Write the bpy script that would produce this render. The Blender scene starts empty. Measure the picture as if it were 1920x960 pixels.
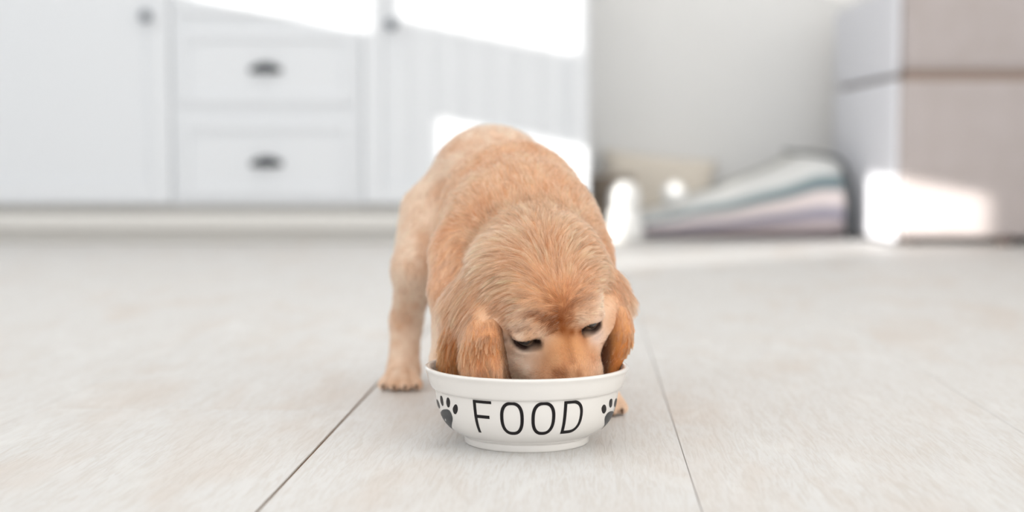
import bpy, bmesh, math, random
import numpy as np
from mathutils import Vector, Matrix
from mathutils.kdtree import KDTree

FUR = True
rng = np.random.default_rng(7)
random.seed(7)
C = bpy.context.scene
COL = C.collection

def srgb(r, g, b):
    def f(c):
        c /= 255.0
        return c / 12.92 if c <= 0.04045 else ((c + 0.055) / 1.055) ** 2.4
    return (f(r), f(g), f(b), 1.0)

# ------------------------------------------------------------------ camera
CAM_Z = 0.224
FPX = 2700.0
TILT = math.atan(180.0 / FPX)
cd = bpy.data.cameras.new('camera')
cam = bpy.data.objects.new('camera', cd)
COL.objects.link(cam)
cd.sensor_width = 36.0
cd.lens = FPX * 36.0 / 1920.0
cam.location = (0, 0, CAM_Z)
cam.rotation_euler = (math.pi / 2 - TILT, 0, 0)
cd.clip_start = 0.02
cd.dof.use_dof = True
cd.dof.focus_distance = 1.098
cd.dof.aperture_fstop = 2.9
C.camera = cam

# ------------------------------------------------------------------ world, sun, fill lights
w = bpy.data.worlds.new('world')
C.world = w
w.use_nodes = True
wn = w.node_tree.nodes['Background']
wn.inputs[0].default_value = (0.90, 0.95, 1.0, 1)
wn.inputs[1].default_value = 0.62

SUN = Vector((1.0, 0.8, -0.2)).normalized()      # low morning sun coming through the left wall's added openings
sd = bpy.data.lights.new('sun', 'SUN')
sd.energy = 7.0
sd.angle = math.radians(0.53)
sd.color = (1.0, 0.965, 0.91)
so = bpy.data.objects.new('sun', sd)
so.rotation_euler = (-SUN).to_track_quat('Z', 'Y').to_euler()
COL.objects.link(so)

def area(name, loc, target, sx, sy, energy, color):
    d = bpy.data.lights.new(name, 'AREA')
    d.shape = 'RECTANGLE'
    d.size = sx
    d.size_y = sy
    d.energy = energy
    d.color = color
    o = bpy.data.objects.new(name, d)
    o.location = loc
    o.rotation_euler = (Vector(loc) - Vector(target)).to_track_quat('Z', 'Y').to_euler()
    COL.objects.link(o)
    return o

# added fill lights out of view: behind the camera, at the left, overhead
area('front_fill', (-0.7, -2.45, 1.05), (-0.1, 3.0, 0.5), 2.8, 1.95, 36.0, (1.0, 0.985, 0.975))
area('left_fill', (-2.42, 1.7, 1.95), (1.2, 4.0, 0.3), 2.6, 0.9, 18.0, (0.90, 0.95, 1.0))
area('overhead_fill', (0.3, 2.2, 2.52), (0.3, 2.3, 0.0), 3.4, 3.8, 24.0, (1.0, 0.985, 0.97))

vs = C.view_settings
vs.view_transform = 'Standard'
vs.look = 'None'
vs.exposure = 0.0
vs.gamma = 1.0
vs.use_curve_mapping = False

# ------------------------------------------------------------------ helpers
def at(px, py, Y):
    """a point of the place, from where it is seen in the 1920x960 photograph and its distance Y"""
    dx, dy = (px - 960) / FPX, (480 - py) / FPX
    c, s = math.cos(TILT), math.sin(TILT)
    d = (dx, c + dy * s, -s + dy * c)
    t = Y / d[1]
    return Vector((d[0] * t, Y, CAM_Z + d[2] * t))

def mat(name, color, rough=0.5, spec=0.5, metal=0.0, bump=None, var=None, coat=0.0, sheen=0.0):
    m = bpy.data.materials.new(name)
    m.use_nodes = True
    nt = m.node_tree
    b = nt.nodes['Principled BSDF']
    b.inputs['Base Color'].default_value = color
    b.inputs['Roughness'].default_value = rough
    b.inputs['Specular IOR Level'].default_value = spec
    b.inputs['Metallic'].default_value = metal
    b.inputs['Coat Weight'].default_value = coat
    b.inputs['Coat Roughness'].default_value = 0.08
    b.inputs['Sheen Weight'].default_value = sheen
    tc = nt.nodes.new('ShaderNodeTexCoord')
    if var:      # (scale, second colour, amount)
        n = nt.nodes.new('ShaderNodeTexNoise')
        n.inputs['Scale'].default_value = var[0]
        n.inputs['Detail'].default_value = 4
        nt.links.new(tc.outputs['Object'], n.inputs['Vector'])
        r = nt.nodes.new('ShaderNodeMapRange')
        r.inputs[1].default_value = 0.35
        r.inputs[2].default_value = 0.7
        r.inputs[3].default_value = 0.0
        r.inputs[4].default_value = var[2]
        nt.links.new(n.outputs['Fac'], r.inputs[0])
        mx = nt.nodes.new('ShaderNodeMix')
        mx.data_type = 'RGBA'
        mx.inputs[6].default_value = color
        mx.inputs[7].default_value = var[1]
        nt.links.new(r.outputs[0], mx.inputs[0])
        nt.links.new(mx.outputs[2], b.inputs['Base Color'])
    if bump:     # (scale, strength, distance)
        n2 = nt.nodes.new('ShaderNodeTexNoise')
        n2.inputs['Scale'].default_value = bump[0]
        n2.inputs['Detail'].default_value = 5
        nt.links.new(tc.outputs['Object'], n2.inputs['Vector'])
        bp = nt.nodes.new('ShaderNodeBump')
        bp.inputs['Strength'].default_value = bump[1]
        bp.inputs['Distance'].default_value = bump[2]
        nt.links.new(n2.outputs['Fac'], bp.inputs['Height'])
        nt.links.new(bp.outputs['Normal'], b.inputs['Normal'])
    return m

def link(o, parent=None):
    COL.objects.link(o)
    if parent is not None:
        o.parent = parent
    return o

def obj(name, bm, m, parent=None, smooth=False, loc=(0, 0, 0)):
    me = bpy.data.meshes.new(name)
    bm.normal_update()
    bm.to_mesh(me)
    bm.free()
    if smooth:
        me.polygons.foreach_set('use_smooth', [True] * len(me.polygons))
    if m is not None:
        me.materials.append(m)
    o = bpy.data.objects.new(name, me)
    o.location = loc
    return link(o, parent)

def tag(o, label=None, cat=None, group=None, kind=None):
    if label: o['label'] = label
    if cat: o['category'] = cat
    if group: o['group'] = group
    if kind: o['kind'] = kind
    return o

def thing(name, label, cat, loc=(0, 0, 0), group=None):
    o = bpy.data.objects.new(name, None)
    o.location = loc
    link(o)
    return tag(o, label, cat, group)

def add_box(bm, x0, x1, y0, y1, z0, z1, bev=0.0, seg=1):
    g = bmesh.ops.create_cube(bm, size=1.0)
    vs_ = g['verts']
    for v in vs_:
        v.co = Vector(((x0 + x1) / 2 + v.co.x * (x1 - x0), (y0 + y1) / 2 + v.co.y * (y1 - y0), (z0 + z1) / 2 + v.co.z * (z1 - z0)))
    if bev > 0:
        es = list({e for v in vs_ for e in v.link_edges})
        bmesh.ops.bevel(bm, geom=es, offset=bev, segments=seg, profile=0.5, affect='EDGES')

def box(*a, **k):
    bm = bmesh.new()
    add_box(bm, *a, **k)
    return bm

def add_lathe(bm, prof, n=96, c=(0, 0, 0)):
    rings = []
    for r, z in prof:
        if r < 1e-6:
            rings.append([bm.verts.new((c[0], c[1], c[2] + z))])
        else:
            rings.append([bm.verts.new((c[0] + r * math.cos(2 * math.pi * k / n), c[1] + r * math.sin(2 * math.pi * k / n), c[2] + z)) for k in range(n)])
    for a, b in zip(rings, rings[1:]):
        for k in range(n):
            k2 = (k + 1) % n
            vv = [a[k % len(a)], a[k2 % len(a)], b[k2 % len(b)], b[k % len(b)]]
            u = []
            for v in vv:
                if v not in u: u.append(v)
            if len(u) >= 3:
                bm.faces.new(u)

def lathe(prof, n=96, c=(0, 0, 0)):
    bm = bmesh.new()
    add_lathe(bm, prof, n, c)
    bmesh.ops.recalc_face_normals(bm, faces=bm.faces[:])
    return bm

def catmull(pts, n):
    pts = [np.array(p, float) for p in pts]
    P = [2 * pts[0] - pts[1]] + pts + [2 * pts[-1] - pts[-2]]
    out = []
    for i in range(1, len(P) - 2):
        for k in range(n):
            t = k / n
            out.append(0.5 * ((2 * P[i]) + (-P[i - 1] + P[i + 1]) * t + (2 * P[i - 1] - 5 * P[i] + 4 * P[i + 1] - P[i + 2]) * t * t + (-P[i - 1] + 3 * P[i] - 3 * P[i + 1] + P[i + 2]) * t ** 3))
    out.append(pts[-1])
    return out

# ------------------------------------------------------------------ materials of the room
M_cab = mat('painted_white_cabinet', srgb(230, 233, 237), 0.42, 0.4, bump=(60, 0.05, 0.001))
M_cabframe = mat('painted_white_carcass', srgb(228, 231, 235), 0.5, 0.35)
M_wall = mat('warm_white_wall', srgb(248, 248, 247), 0.85, 0.2, bump=(90, 0.15, 0.002))
M_ceil = mat('white_ceiling', srgb(242, 242, 240), 0.9, 0.1)
M_plinth = mat('off_white_plinth', srgb(230, 228, 224), 0.5, 0.4)
M_metal = mat('dark_pewter', srgb(48, 54, 60), 0.45, 0.4, 0.3)
M_knob = mat('grey_metal_knob', srgb(120, 126, 134), 0.35, 0.5, 0.7)
M_top = mat('pale_worktop', srgb(232, 230, 226), 0.3, 0.5)

def plank_material():
    m = bpy.data.materials.new('whitewashed_oak')
    m.use_nodes = True
    nt = m.node_tree
    N, L = nt.nodes, nt.links
    b = N['Principled BSDF']
    b.inputs['Roughness'].default_value = 0.5
    b.inputs['Specular IOR Level'].default_value = 0.35
    tc = N.new('ShaderNodeTexCoord')
    oi = N.new('ShaderNodeObjectInfo')
    off = N.new('ShaderNodeVectorMath'); off.operation = 'SCALE'
    cmb = N.new('ShaderNodeCombineXYZ')
    mul = N.new('ShaderNodeMath'); mul.operation = 'MULTIPLY'; mul.inputs[1].default_value = 37.0
    L.new(oi.outputs['Random'], mul.inputs[0])
    L.new(mul.outputs[0], cmb.inputs[0]); L.new(mul.outputs[0], cmb.inputs[1]); L.new(mul.outputs[0], cmb.inputs[2])
    add = N.new('ShaderNodeVectorMath'); add.operation = 'ADD'
    L.new(tc.outputs['Object'], add.inputs[0]); L.new(cmb.outputs[0], add.inputs[1])
    def noise(scale, sx, sy, detail, dist=0.0, rough=0.5):
        mp = N.new('ShaderNodeMapping')
        mp.inputs['Scale'].default_value = (sx, sy, 1)
        L.new(add.outputs[0], mp.inputs['Vector'])
        n = N.new('ShaderNodeTexNoise')
        n.inputs['Scale'].default_value = scale
        n.inputs['Detail'].default_value = detail
        n.inputs['Distortion'].default_value = dist
        n.inputs['Roughness'].default_value = rough
        L.new(mp.outputs[0], n.inputs['Vector'])
        return n
    def ramp(n, a, c):
        r = N.new('ShaderNodeMapRange')
        r.interpolation_type = 'SMOOTHSTEP'
        r.inputs[1].default_value = a; r.inputs[2].default_value = c
        L.new(n.outputs['Fac'], r.inputs[0])
        return r
    def mix(prev, col, fac, amt):
        mu = N.new('ShaderNodeMath'); mu.operation = 'MULTIPLY'; mu.inputs[1].default_value = amt
        L.new(fac.outputs[0], mu.inputs[0])
        mx = N.new('ShaderNodeMix'); mx.data_type = 'RGBA'
        if prev is None: mx.inputs[6].default_value = srgb(221, 220, 219)
        else: L.new(prev.outputs[2], mx.inputs[6])
        mx.inputs[7].default_value = col
        L.new(mu.outputs[0], mx.inputs[0])
        return mx
    broad = ramp(noise(4.0, 3.2, 1.0, 3, 0.6), 0.45, 0.75)        # beige patches where the limewash is thin
    grain = ramp(noise(22.0, 9.0, 0.7, 5, 1.6, 0.6), 0.42, 0.66)  # long grain streaks
    fine = ramp(noise(90.0, 6.0, 0.6, 3, 0.4), 0.45, 0.75)
    white = ramp(noise(9.0, 2.4, 0.8, 4, 1.2), 0.5, 0.8)
    c1 = mix(None, srgb(212, 200, 190), broad, 0.55)
    c2 = mix(c1, srgb(198, 189, 180), grain, 0.38)
    c3 = mix(c2, srgb(195, 186, 177), fine, 0.22)
    c4 = mix(c3, srgb(231, 231, 230), white, 0.5)
    L.new(c4.outputs[2], b.inputs['Base Color'])
    bp = N.new('ShaderNodeBump')
    bp.inputs['Strength'].default_value = 0.35
    bp.inputs['Distance'].default_value = 0.0006
    L.new(grain.outputs[0], bp.inputs['Height'])
    L.new(bp.outputs['Normal'], b.inputs['Normal'])
    return m

# ------------------------------------------------------------------ floor
M_plank = plank_material()
M_sub = mat('joint_brown', srgb(158, 132, 110), 0.8, 0.1)
XL, XR, YB, YF = -2.5, 2.4, 4.6, -2.6
floor = obj('floor', box(XL, XR, YF, YB, -0.03, -0.0022), M_sub)
tag(floor, kind='structure')
floor['label'] = 'floor of wide whitewashed oak planks with thin brown joints'
YAW = math.atan((1114 - 960) / FPX)       # the planks run away from the camera, turned a little to the right
ux, uy = Vector((math.cos(YAW), -math.sin(YAW), 0)), Vector((math.sin(YAW), math.cos(YAW), 0))
PL0 = at(480, 960, 1.0); 
g0 = Vector((PL0.x, 0, 0))
# points where the dark joint meets the floor at two heights of the photo
def floor_pt(px, py):
    d = at(px, py, 1.0) - Vector((0, 0, CAM_Z))
    t = CAM_Z / -d.z
    return Vector((d.x * t, t, 0))
ja, jb, jc = floor_pt(480, 960), floor_pt(700, 727), floor_pt(1315, 955)
jdir = (jb - ja).normalized()
YAW = math.atan2(jdir.x, jdir.y)
ux, uy = Vector((math.cos(YAW), -math.sin(YAW), 0)), Vector((math.sin(YAW), math.cos(YAW), 0))
PW = (jc - ja).dot(ux)                     # one plank's width
PLEN = 1.30
end_joint = floor_pt(560, 769).dot(uy)
plank_meshes = {}
def plank_mesh(wd, ln):
    key = (round(wd, 4), round(ln, 4))
    if key not in plank_meshes:
        bm = box(-wd / 2, wd / 2, -ln / 2, ln / 2, -0.0022, 0.0, bev=0.0004)
        me = bpy.data.meshes.new('plank')
        bm.normal_update(); bm.to_mesh(me); bm.free()
        me.materials.append(M_plank)
        plank_meshes[key] = me
    return plank_meshes[key]
starts = {-1: end_joint, 0: end_joint - 0.72, 1: end_joint + 0.42}
rnd = random.Random(3)
a0 = ja.dot(ux)
for i in range(-10, 10):
    gap_l = 0.0012 if i == 0 else 0.0002
    gap_r = 0.0012 if i == -1 else (0.0003 if i == 0 else 0.0003)
    s0 = starts.get(i, end_joint + rnd.uniform(0.15, 1.2))
    for k in range(-4, 5):
        y0 = s0 + k * PLEN
        cx = a0 + (i + 0.5) * PW + (gap_l - gap_r) / 2
        p = ux * cx + uy * (y0 + PLEN / 2)
        if p.x < XL + 0.1 or p.x > XR - 0.1 or p.y < YF + PLEN / 2 or p.y > YB + 0.02:
            if not (XL - 0.13 < p.x < XR + 0.13 and YF < p.y < YB + 0.6): continue
        wd, ln = PW - gap_l - gap_r, PLEN - 0.0010
        # cut the last plank of a row at the back wall
        yend = y0 + PLEN
        lim = (YB - 0.002 + 0.07 - abs(p.x) * 0 ) 
        o = bpy.data.objects.new('plank', plank_mesh(wd, ln))
        o.location = p
        o.rotation_euler = (0, 0, -YAW)
        link(o, floor)

# ------------------------------------------------------------------ walls and ceiling
H = 2.6
def struct(name, bm, m, label=None):
    o = obj(name, bm, m)
    o['kind'] = 'structure'
    if label: o['label'] = label
    return o
struct('wall_back', box(XL - 0.1, XR + 0.1, YB, YB + 0.3, -0.05, H), M_wall, 'plain warm white wall behind the cabinets and sofa')
struct('wall_right', box(XR, XR + 0.1, YF, YB, -0.05, H), M_wall, 'plain warm white wall on the right')
struct('ceiling', box(XL - 0.1, XR + 0.1, YF, YB + 0.1, H, H + 0.1), M_ceil, 'white ceiling')

def wall_with_holes(holes, x, y0, y1, z0, z1, th):
    ys = sorted({y0, y1, *[h[0] for h in holes], *[h[1] for h in holes]})
    zs = sorted({z0, z1, *[h[2] for h in holes], *[h[3] for h in holes]})
    bm = bmesh.new()
    for a, b in zip(ys, ys[1:]):
        for c, d in zip(zs, zs[1:]):
            my, mz = (a + b) / 2, (c + d) / 2
            if any(h[0] < my < h[1] and h[2] < mz < h[3] for h in holes):
                continue
            add_box(bm, x - th, x, a, b, c, d)
    return bm
# openings of the left wall (y from, y to, z from, z to); unseen, shaped to place the low sun's patches
HOLES = [(0.74, 1.235, 0.52, 0.884),
         (1.67, 2.055, 0.55, 0.800),
         (1.72, 2.15, 1.040, 1.45),
         (2.165, 3.20, 0.985, 1.45)]
struct('wall_left', wall_with_holes(HOLES, XL, YF, YB + 0.1, -0.05, H, 0.02), M_wall, 'white wall on the left with added unseen openings')
M_wf = mat('added_window_frame', srgb(240, 240, 238), 0.4, 0.4)
for k, h in enumerate(HOLES):
    bm = bmesh.new()
    for (a, b, c, d) in ((h[0] - 0.03, h[1] + 0.03, h[3], h[3] + 0.03), (h[0] - 0.03, h[1] + 0.03, h[2] - 0.03, h[2]),
                         (h[0] - 0.03, h[0], h[2], h[3]), (h[1], h[1] + 0.03, h[2], h[3])):
        add_box(bm, XL + 0.0005, XL + 0.012, a, b, c, d)
    struct('added_window_%d' % (k + 1), bm, M_wf)

# ------------------------------------------------------------------ cabinets
CY = 3.90
def zc(py): return at(960, py, CY).z
def xc(px, py=200): return at(px, py, CY).x
CAB_B, CAB_T = zc(383), 0.86
x_edge = xc(1105)
x_d1, x_d2 = xc(325), xc(680)
def carcass(t, x0, x1):
    bm = bmesh.new()
    add_box(bm, x0, x0 + 0.018, CY, YB - 0.02, CAB_B, CAB_T)
    add_box(bm, x1 - 0.018, x1, CY, YB - 0.02, CAB_B, CAB_T)
    add_box(bm, x0 + 0.018, x1 - 0.018, CY, YB - 0.02, CAB_B, CAB_B + 0.018)
    add_box(bm, x0 + 0.018, x1 - 0.018, CY, YB - 0.02, CAB_T - 0.018, CAB_T)
    add_box(bm, x0 + 0.018, x1 - 0.018, CY + 0.03, CY + 0.04, CAB_B + 0.018, CAB_T - 0.018)
    obj('carcass', bm, M_cabframe, t)
def front(name, t, x0, x1, z0, z1, rail=0.05, beads=0):
    """framed front: stiles and rails with a recessed field, beaded boards when asked"""
    bm = bmesh.new()
    y0, y1 = CY - 0.022, CY - 0.002
    add_box(bm, x0, x0 + rail, y0, y1, z0, z1, bev=0.002)
    add_box(bm, x1 - rail, x1, y0, y1, z0, z1, bev=0.002)
    add_box(bm, x0 + rail, x1 - rail, y0, y1, z0, z0 + rail, bev=0.002)
    add_box(bm, x0 + rail, x1 - rail, y0, y1, z1 - rail, z1, bev=0.002)
    o = obj(name, bm, M_cab, t)
    fx0, fx1, fz0, fz1 = x0 + rail, x1 - rail, z0 + rail, z1 - rail
    if beads:
        wv = (fx1 - fx0) / beads
        for k in range(beads):
            obj('board', box(fx0 + k * wv + 0.0004, fx0 + (k + 1) * wv - 0.0004, CY - 0.013, CY - 0.004, fz0, fz1, bev=0.0008), M_cab, o)
    else:
        obj('field_panel', box(fx0, fx1, CY - 0.015, CY - 0.004, fz0, fz1), M_cab, o)
    return o
def cup_pull(parent, x, z):
    """half-shell cup handle with a flat flange"""
    bm = bmesh.new()
    n, m_ = 20, 10
    R_, Hh, D_ = 0.039, 0.024, 0.024
    grid = []
    for i in range(n + 1):
        a = math.pi * i / n
        row = []
        for j in range(m_ + 1):
            b = math.pi / 2 * j / m_
            row.append(bm.verts.new((x - R_ * math.cos(a) * math.cos(b), CY - 0.022 - D_ * math.sin(b) * math.sin(a) ** 0.5 , z - 0.011 + Hh * math.sin(a) * math.cos(b))))
        grid.append(row)
    for i in range(n):
        for j in range(m_):
            try: bm.faces.new((grid[i][j], grid[i + 1][j], grid[i + 1][j + 1], grid[i][j + 1]))
            except ValueError: pass
    bmesh.ops.remove_doubles(bm, verts=bm.verts[:], dist=1e-5)
    bmesh.ops.solidify(bm, geom=bm.faces[:], thickness=0.0015)
    add_box(bm, x - 0.043, x + 0.043, CY - 0.0235, CY - 0.022, z - 0.013, z + 0.002, bev=0.0005)
    return tag(obj('handle', bm, M_metal, parent, smooth=False), 'dark pewter cup handle')
def knob(parent, x, z, m=M_knob):
    bm = lathe([(0, 0), (0.006, 0), (0.006, 0.012), (0.014, 0.018), (0.016, 0.024), (0.013, 0.030), (0, 0.032)], 32)
    bmesh.ops.rotate(bm, verts=bm.verts[:], matrix=Matrix.Rotation(math.pi / 2, 3, 'X'))
    bmesh.ops.translate(bm, verts=bm.verts[:], vec=(x, CY - 0.022, z))
    return tag(obj('knob', bm, m, parent, smooth=True), 'grey metal knob')

G = 0.003
t = thing('kitchen_cabinet', 'white kitchen cabinet with one tall framed door, left of the drawer unit', 'cabinet', (0, 0, 0))
xl0 = x_d1 - 0.66
carcass(t, xl0, x_d1 - 0.0005)
d = front('cabinet_door', t, xl0 + G, x_d1 - G, CAB_B + G, CAB_T - G, 0.06)
knob(d, xc(283), zc(33))
t = thing('kitchen_cabinet', 'white kitchen cabinet at the far left, beyond the one with a tall door', 'cabinet')
carcass(t, xl0 - 0.6, xl0 - 0.0005)
d = front('cabinet_door', t, xl0 - 0.6 + G, xl0 - G, CAB_B + G, CAB_T - G, 0.06)
knob(d, xl0 - 0.56, zc(33))

t = thing('drawer_cabinet', 'white drawer unit with dark cup handles between the two doored cabinets', 'cabinet')
carcass(t, x_d1, x_d2)
fr = bmesh.new()   # face frame behind the drawer fronts
xf0, xf1 = xc(338), xc(666)
add_box(fr, x_d1, xf0 + 0.004, CY - 0.015, CY, CAB_B, CAB_T)
add_box(fr, xf1 - 0.004, x_d2, CY - 0.015, CY, CAB_B, CAB_T)
for z0, z1 in ((CAB_B, zc(370)), (zc(226), zc(196)), (zc(56), zc(30))):
    add_box(fr, xf0 + 0.004, xf1 - 0.004, CY - 0.015, CY, z0, z1)
obj('face_frame', fr, M_cabframe, t)
for (ya, yb, hy) in ((370, 226, 303), (196, 56, 128), (30, None, -40)):
    z0 = zc(ya); z1 = zc(yb) if yb else CAB_T - 0.02
    d = front('drawer', t, xf0, xf1, z0, z1, 0.03)
    cup_pull(d, xc(501), zc(hy))

t = thing('kitchen_cabinet', 'white kitchen cabinet with beaded boards in its door, behind the puppy', 'cabinet')
carcass(t, x_d2 + 0.0005, x_edge)
d = front('cabinet_door', t, x_d2 + G, x_edge - G, CAB_B + G, CAB_T - G, 0.055, beads=7)
knob(d, xc(738), zc(48))
tag(obj('worktop', box(xl0 - 0.62, x_edge + 0.015, CY - 0.03, YB - 0.002, CAB_T + 0.001, CAB_T + 0.04, bev=0.004), M_top), 'long pale worktop lying over the white cabinets', 'worktop')

# stepped plinth under the cabinets
bm = bmesh.new()
zp = [zc(383) , zc(402), zc(432), 0.0]
add_box(bm, xl0 - 0.6, x_edge, CY + 0.028, CY + 0.5, 0.0, CAB_B - 0.0005)
add_box(bm, xl0 - 0.6, x_edge, CY - 0.008, CY + 0.0275, 0.036, CAB_B - 0.024, bev=0.004)
struct('trim_1', bm, M_plinth, 'white stepped plinth board under the kitchen cabinets')
struct('baseboard_back', box(x_edge + 0.02, XR - 0.001, YB - 0.012, YB - 0.0005, 0.0, 0.06, bev=0.002), M_plinth, 'low white baseboard along the back wall')

# ------------------------------------------------------------------ sofa at the right
SY0, SY1 = 3.75, 4.46
SX0 = at(1686, 300, SY0).x
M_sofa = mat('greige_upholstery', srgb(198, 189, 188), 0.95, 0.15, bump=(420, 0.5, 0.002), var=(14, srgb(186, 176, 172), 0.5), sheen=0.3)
M_seam = mat('brown_piping', srgb(160, 142, 132), 0.9, 0.1)
M_foot = mat('dark_wood_foot', srgb(90, 70, 58), 0.5, 0.4)
zseam = at(1700, 140, SY0).z
sofa = thing('sofa', 'greige upholstered sofa standing at the right by the wall', 'sofa', (SX0, SY0, 0))
def soft_box(name, x0, x1, y0, y1, z0, z1, bev, m, seg=5):
    o = obj(name, box(x0 - SX0, x1 - SX0, y0 - SY0, y1 - SY0, z0, z1, bev=bev, seg=seg), m, sofa, smooth=True)
    return o
soft_box('base', SX0, XR - 0.35, SY0, SY1, 0.022, zseam - 0.012, 0.018, M_sofa)
soft_box('seam_band', SX0 + 0.008, XR - 0.358, SY0 + 0.008, SY1 - 0.008, zseam - 0.022, zseam + 0.012, 0.004, M_seam)
soft_box('seat_cushion', SX0 + 0.001, XR - 0.351, SY0 + 0.002, SY1 - 0.002, zseam + 0.004, zseam + 0.24, 0.035, M_sofa)
for fx in (SX0 + 0.30, XR - 0.45):
    for fy in (SY0 + 0.05, SY1 - 0.08):
        obj('foot', lathe([(0, 0), (0.022, 0), (0.027, 0.024), (0, 0.024)], 24, (fx - SX0, fy - SY0, 0)), M_foot, sofa)
for s in (SX0 + 0.05,):
    for fy in (SY0 + 0.10, SY1 - 0.08):
        obj('foot', lathe([(0, 0), (0.022, 0), (0.027, 0.024), (0, 0.024)], 24, (s - SX0, fy - SY0, 0)), M_foot, sofa)

M_side_lit = mat('sofa_side_lit', srgb(238, 239, 245), 0.9, 0.15, bump=(420, 0.3, 0.001))  # same upholstery, with the window light on this side put into a paler colour
soft_box('lit_side', SX0 - 0.016, SX0 + 0.0005, SY0 + 0.004, SY1 - 0.004, 0.012, zseam - 0.010, 0.007, M_side_lit)['label'] = 'side of the sofa, window light painted in as lilac-white'
soft_box('lit_side', SX0 - 0.016, SX0 + 0.0005, SY0 + 0.004, SY1 - 0.004, zseam + 0.002, zseam + 0.23, 0.007, M_side_lit)['label'] = 'side of the sofa, window light painted in as lilac-white'
# ------------------------------------------------------------------ striped pet bed, figures, basket, tan cushion
def stripe_material():
    m = bpy.data.materials.new('striped_cotton')
    m.use_nodes = True
    nt = m.node_tree
    b = nt.nodes['Principled BSDF']
    b.inputs['Roughness'].default_value = 0.95
    b.inputs['Specular IOR Level'].default_value = 0.1
    a = nt.nodes.new('ShaderNodeAttribute'); a.attribute_name = 'band'
    r = nt.nodes.new('ShaderNodeValToRGB')
    r.color_ramp.interpolation = 'LINEAR'
    stops = [(0.0, (150, 146, 156)), (0.03, (214, 202, 206)), (0.20, (218, 206, 208)), (0.26, (140, 138, 156)), (0.33, (152, 150, 166)), (0.38, (224, 214, 214)), (0.52, (228, 216, 214)),
             (0.57, (112, 130, 136)), (0.68, (122, 142, 148)), (0.74, (236, 237, 236)), (0.93, (240, 240, 238)), (0.955, (170, 170, 162)), (0.975, (230, 230, 226)), (1.0, (234, 234, 232))]
    e = r.color_ramp.elements
    e[0].position, e[0].color = stops[0][0], srgb(*stops[0][1])
    e[1].position, e[1].color = stops[-1][0], srgb(*stops[-1][1])
    for p, c in stops[1:-1]:
        x = e.new(p); x.color = srgb(*c)
    nt.links.new(a.outputs['Fac'], r.inputs[0])
    nt.links.new(r.outputs[0], b.inputs['Base Color'])
    return m
BY = 4.02
bx = [at(px, 400, BY).x for px in (1196, 1262, 1330, 1400, 1470, 1540, 1583, 1597)]
btop = [0.055, 0.080, 0.112, 0.145, 0.178, 0.212, 0.218, 0.17]     # front top edge rising to the right
bx = np.array(bx); btop = np.array(btop)
bm = bmesh.new()
NU, NV = 90, 72
rings = []
depth = 0.46
for i in range(NU + 1):
    u = i / NU
    x = bx[0] + (bx[-1] - bx[0]) * u
    top = float(np.interp(x, bx, btop))
    edge = min(1.0, math.sqrt(max(0.0, 1 - (1 - min(u / 0.05, 1)) ** 2)) , math.sqrt(max(0.0, 1 - (1 - min((1 - u) / 0.04, 1)) ** 2)))
    top2 = top + 0.05 * u            # higher at the back
    sag = 0.004 * math.sin(u * 9) + 0.002 * math.sin(u * 23 + 1)
    ring = []
    for j in range(NV):
        a = 2 * math.pi * j / NV
        ca, sa = math.cos(a), math.sin(a)
        sy = math.copysign(abs(ca) ** 0.55, ca); sz = math.copysign(abs(sa) ** 0.7, sa)
        yy = BY + 0.02 + depth / 2 - sy * depth / 2 * (0.75 + 0.25 * edge)
        fy = (yy - BY) / depth
        hh = (top * (1 - fy) + top2 * fy + sag) * (0.35 + 0.65 * edge)
        zz = hh / 2 * (1 + sz) + 0.001
        ring.append((x, yy, zz, min(1.0, max(0.0, (1 + sz) / 2 * 0.86 + 0.14 * max(0, fy) if sz > 0.3 else (1 + sz) / 2 * 0.86))))
    rings.append(ring)
lay = bm.verts.layers.float.new('band')
vr = []
for ring in rings:
    row = []
    for (x, y, z, b_) in ring:
        v = bm.verts.new((x, y, z)); v[lay] = b_
        row.append(v)
    vr.append(row)
for i in range(NU):
    for j in range(NV):
        bm.faces.new((vr[i][j], vr[i][(j + 1) % NV], vr[i + 1][(j + 1) % NV], vr[i + 1][j]))
bm.faces.new(vr[0]); bm.faces.new(list(reversed(vr[-1])))
bmesh.ops.recalc_face_normals(bm, faces=bm.faces[:])
bed = tag(obj('pet_bed', bm, stripe_material(), smooth=True), 'soft pet bed with grey, teal and pink stripes, sloping up to the sofa', 'pet bed')
# dark back edge of the bed: a rolled rim at the sofa side
M_dark = mat('dark_grey_binding', srgb(84, 88, 90), 0.9, 0.1)
rim_pts = [(bx[-1] + 0.004, BY + 0.03, 0.008), (bx[-1] + 0.002, BY + 0.02, 0.09), (bx[-1] - 0.004, BY + 0.03, 0.17), (bx[-2] - 0.01, BY + 0.08, 0.228), (bx[-3] - 0.06, BY + 0.25, 0.250)]
def tube(pts, radii, n=12):
    bm = bmesh.new()
    pts = [Vector(p) for p in pts]
    rr = []
    for i, p in enumerate(pts):
        tng = (pts[min(i + 1, len(pts) - 1)] - pts[max(i - 1, 0)]).normalized()
        s = tng.orthogonal() if i == 0 else (ps - tng * ps.dot(tng))
        s.normalize(); ps = s
        q = tng.cross(s)
        rr.append([bm.verts.new(p + (s * math.cos(2 * math.pi * k / n) + q * math.sin(2 * math.pi * k / n)) * radii[i]) for k in range(n)])
    for a, b in zip(rr, rr[1:]):
        for k in range(n):
            bm.faces.new((a[k], a[(k + 1) % n], b[(k + 1) % n], b[k]))
    bm.faces.new(list(reversed(rr[0]))); bm.faces.new(rr[-1])
    bmesh.ops.recalc_face_normals(bm, faces=bm.faces[:])
    return bm
rp = catmull(rim_pts, 8)
tag(obj('binding', tube(rp, list(np.linspace(0.011, 0.004, len(rp)))), M_dark, bed, smooth=True), 'dark grey binding')

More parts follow.
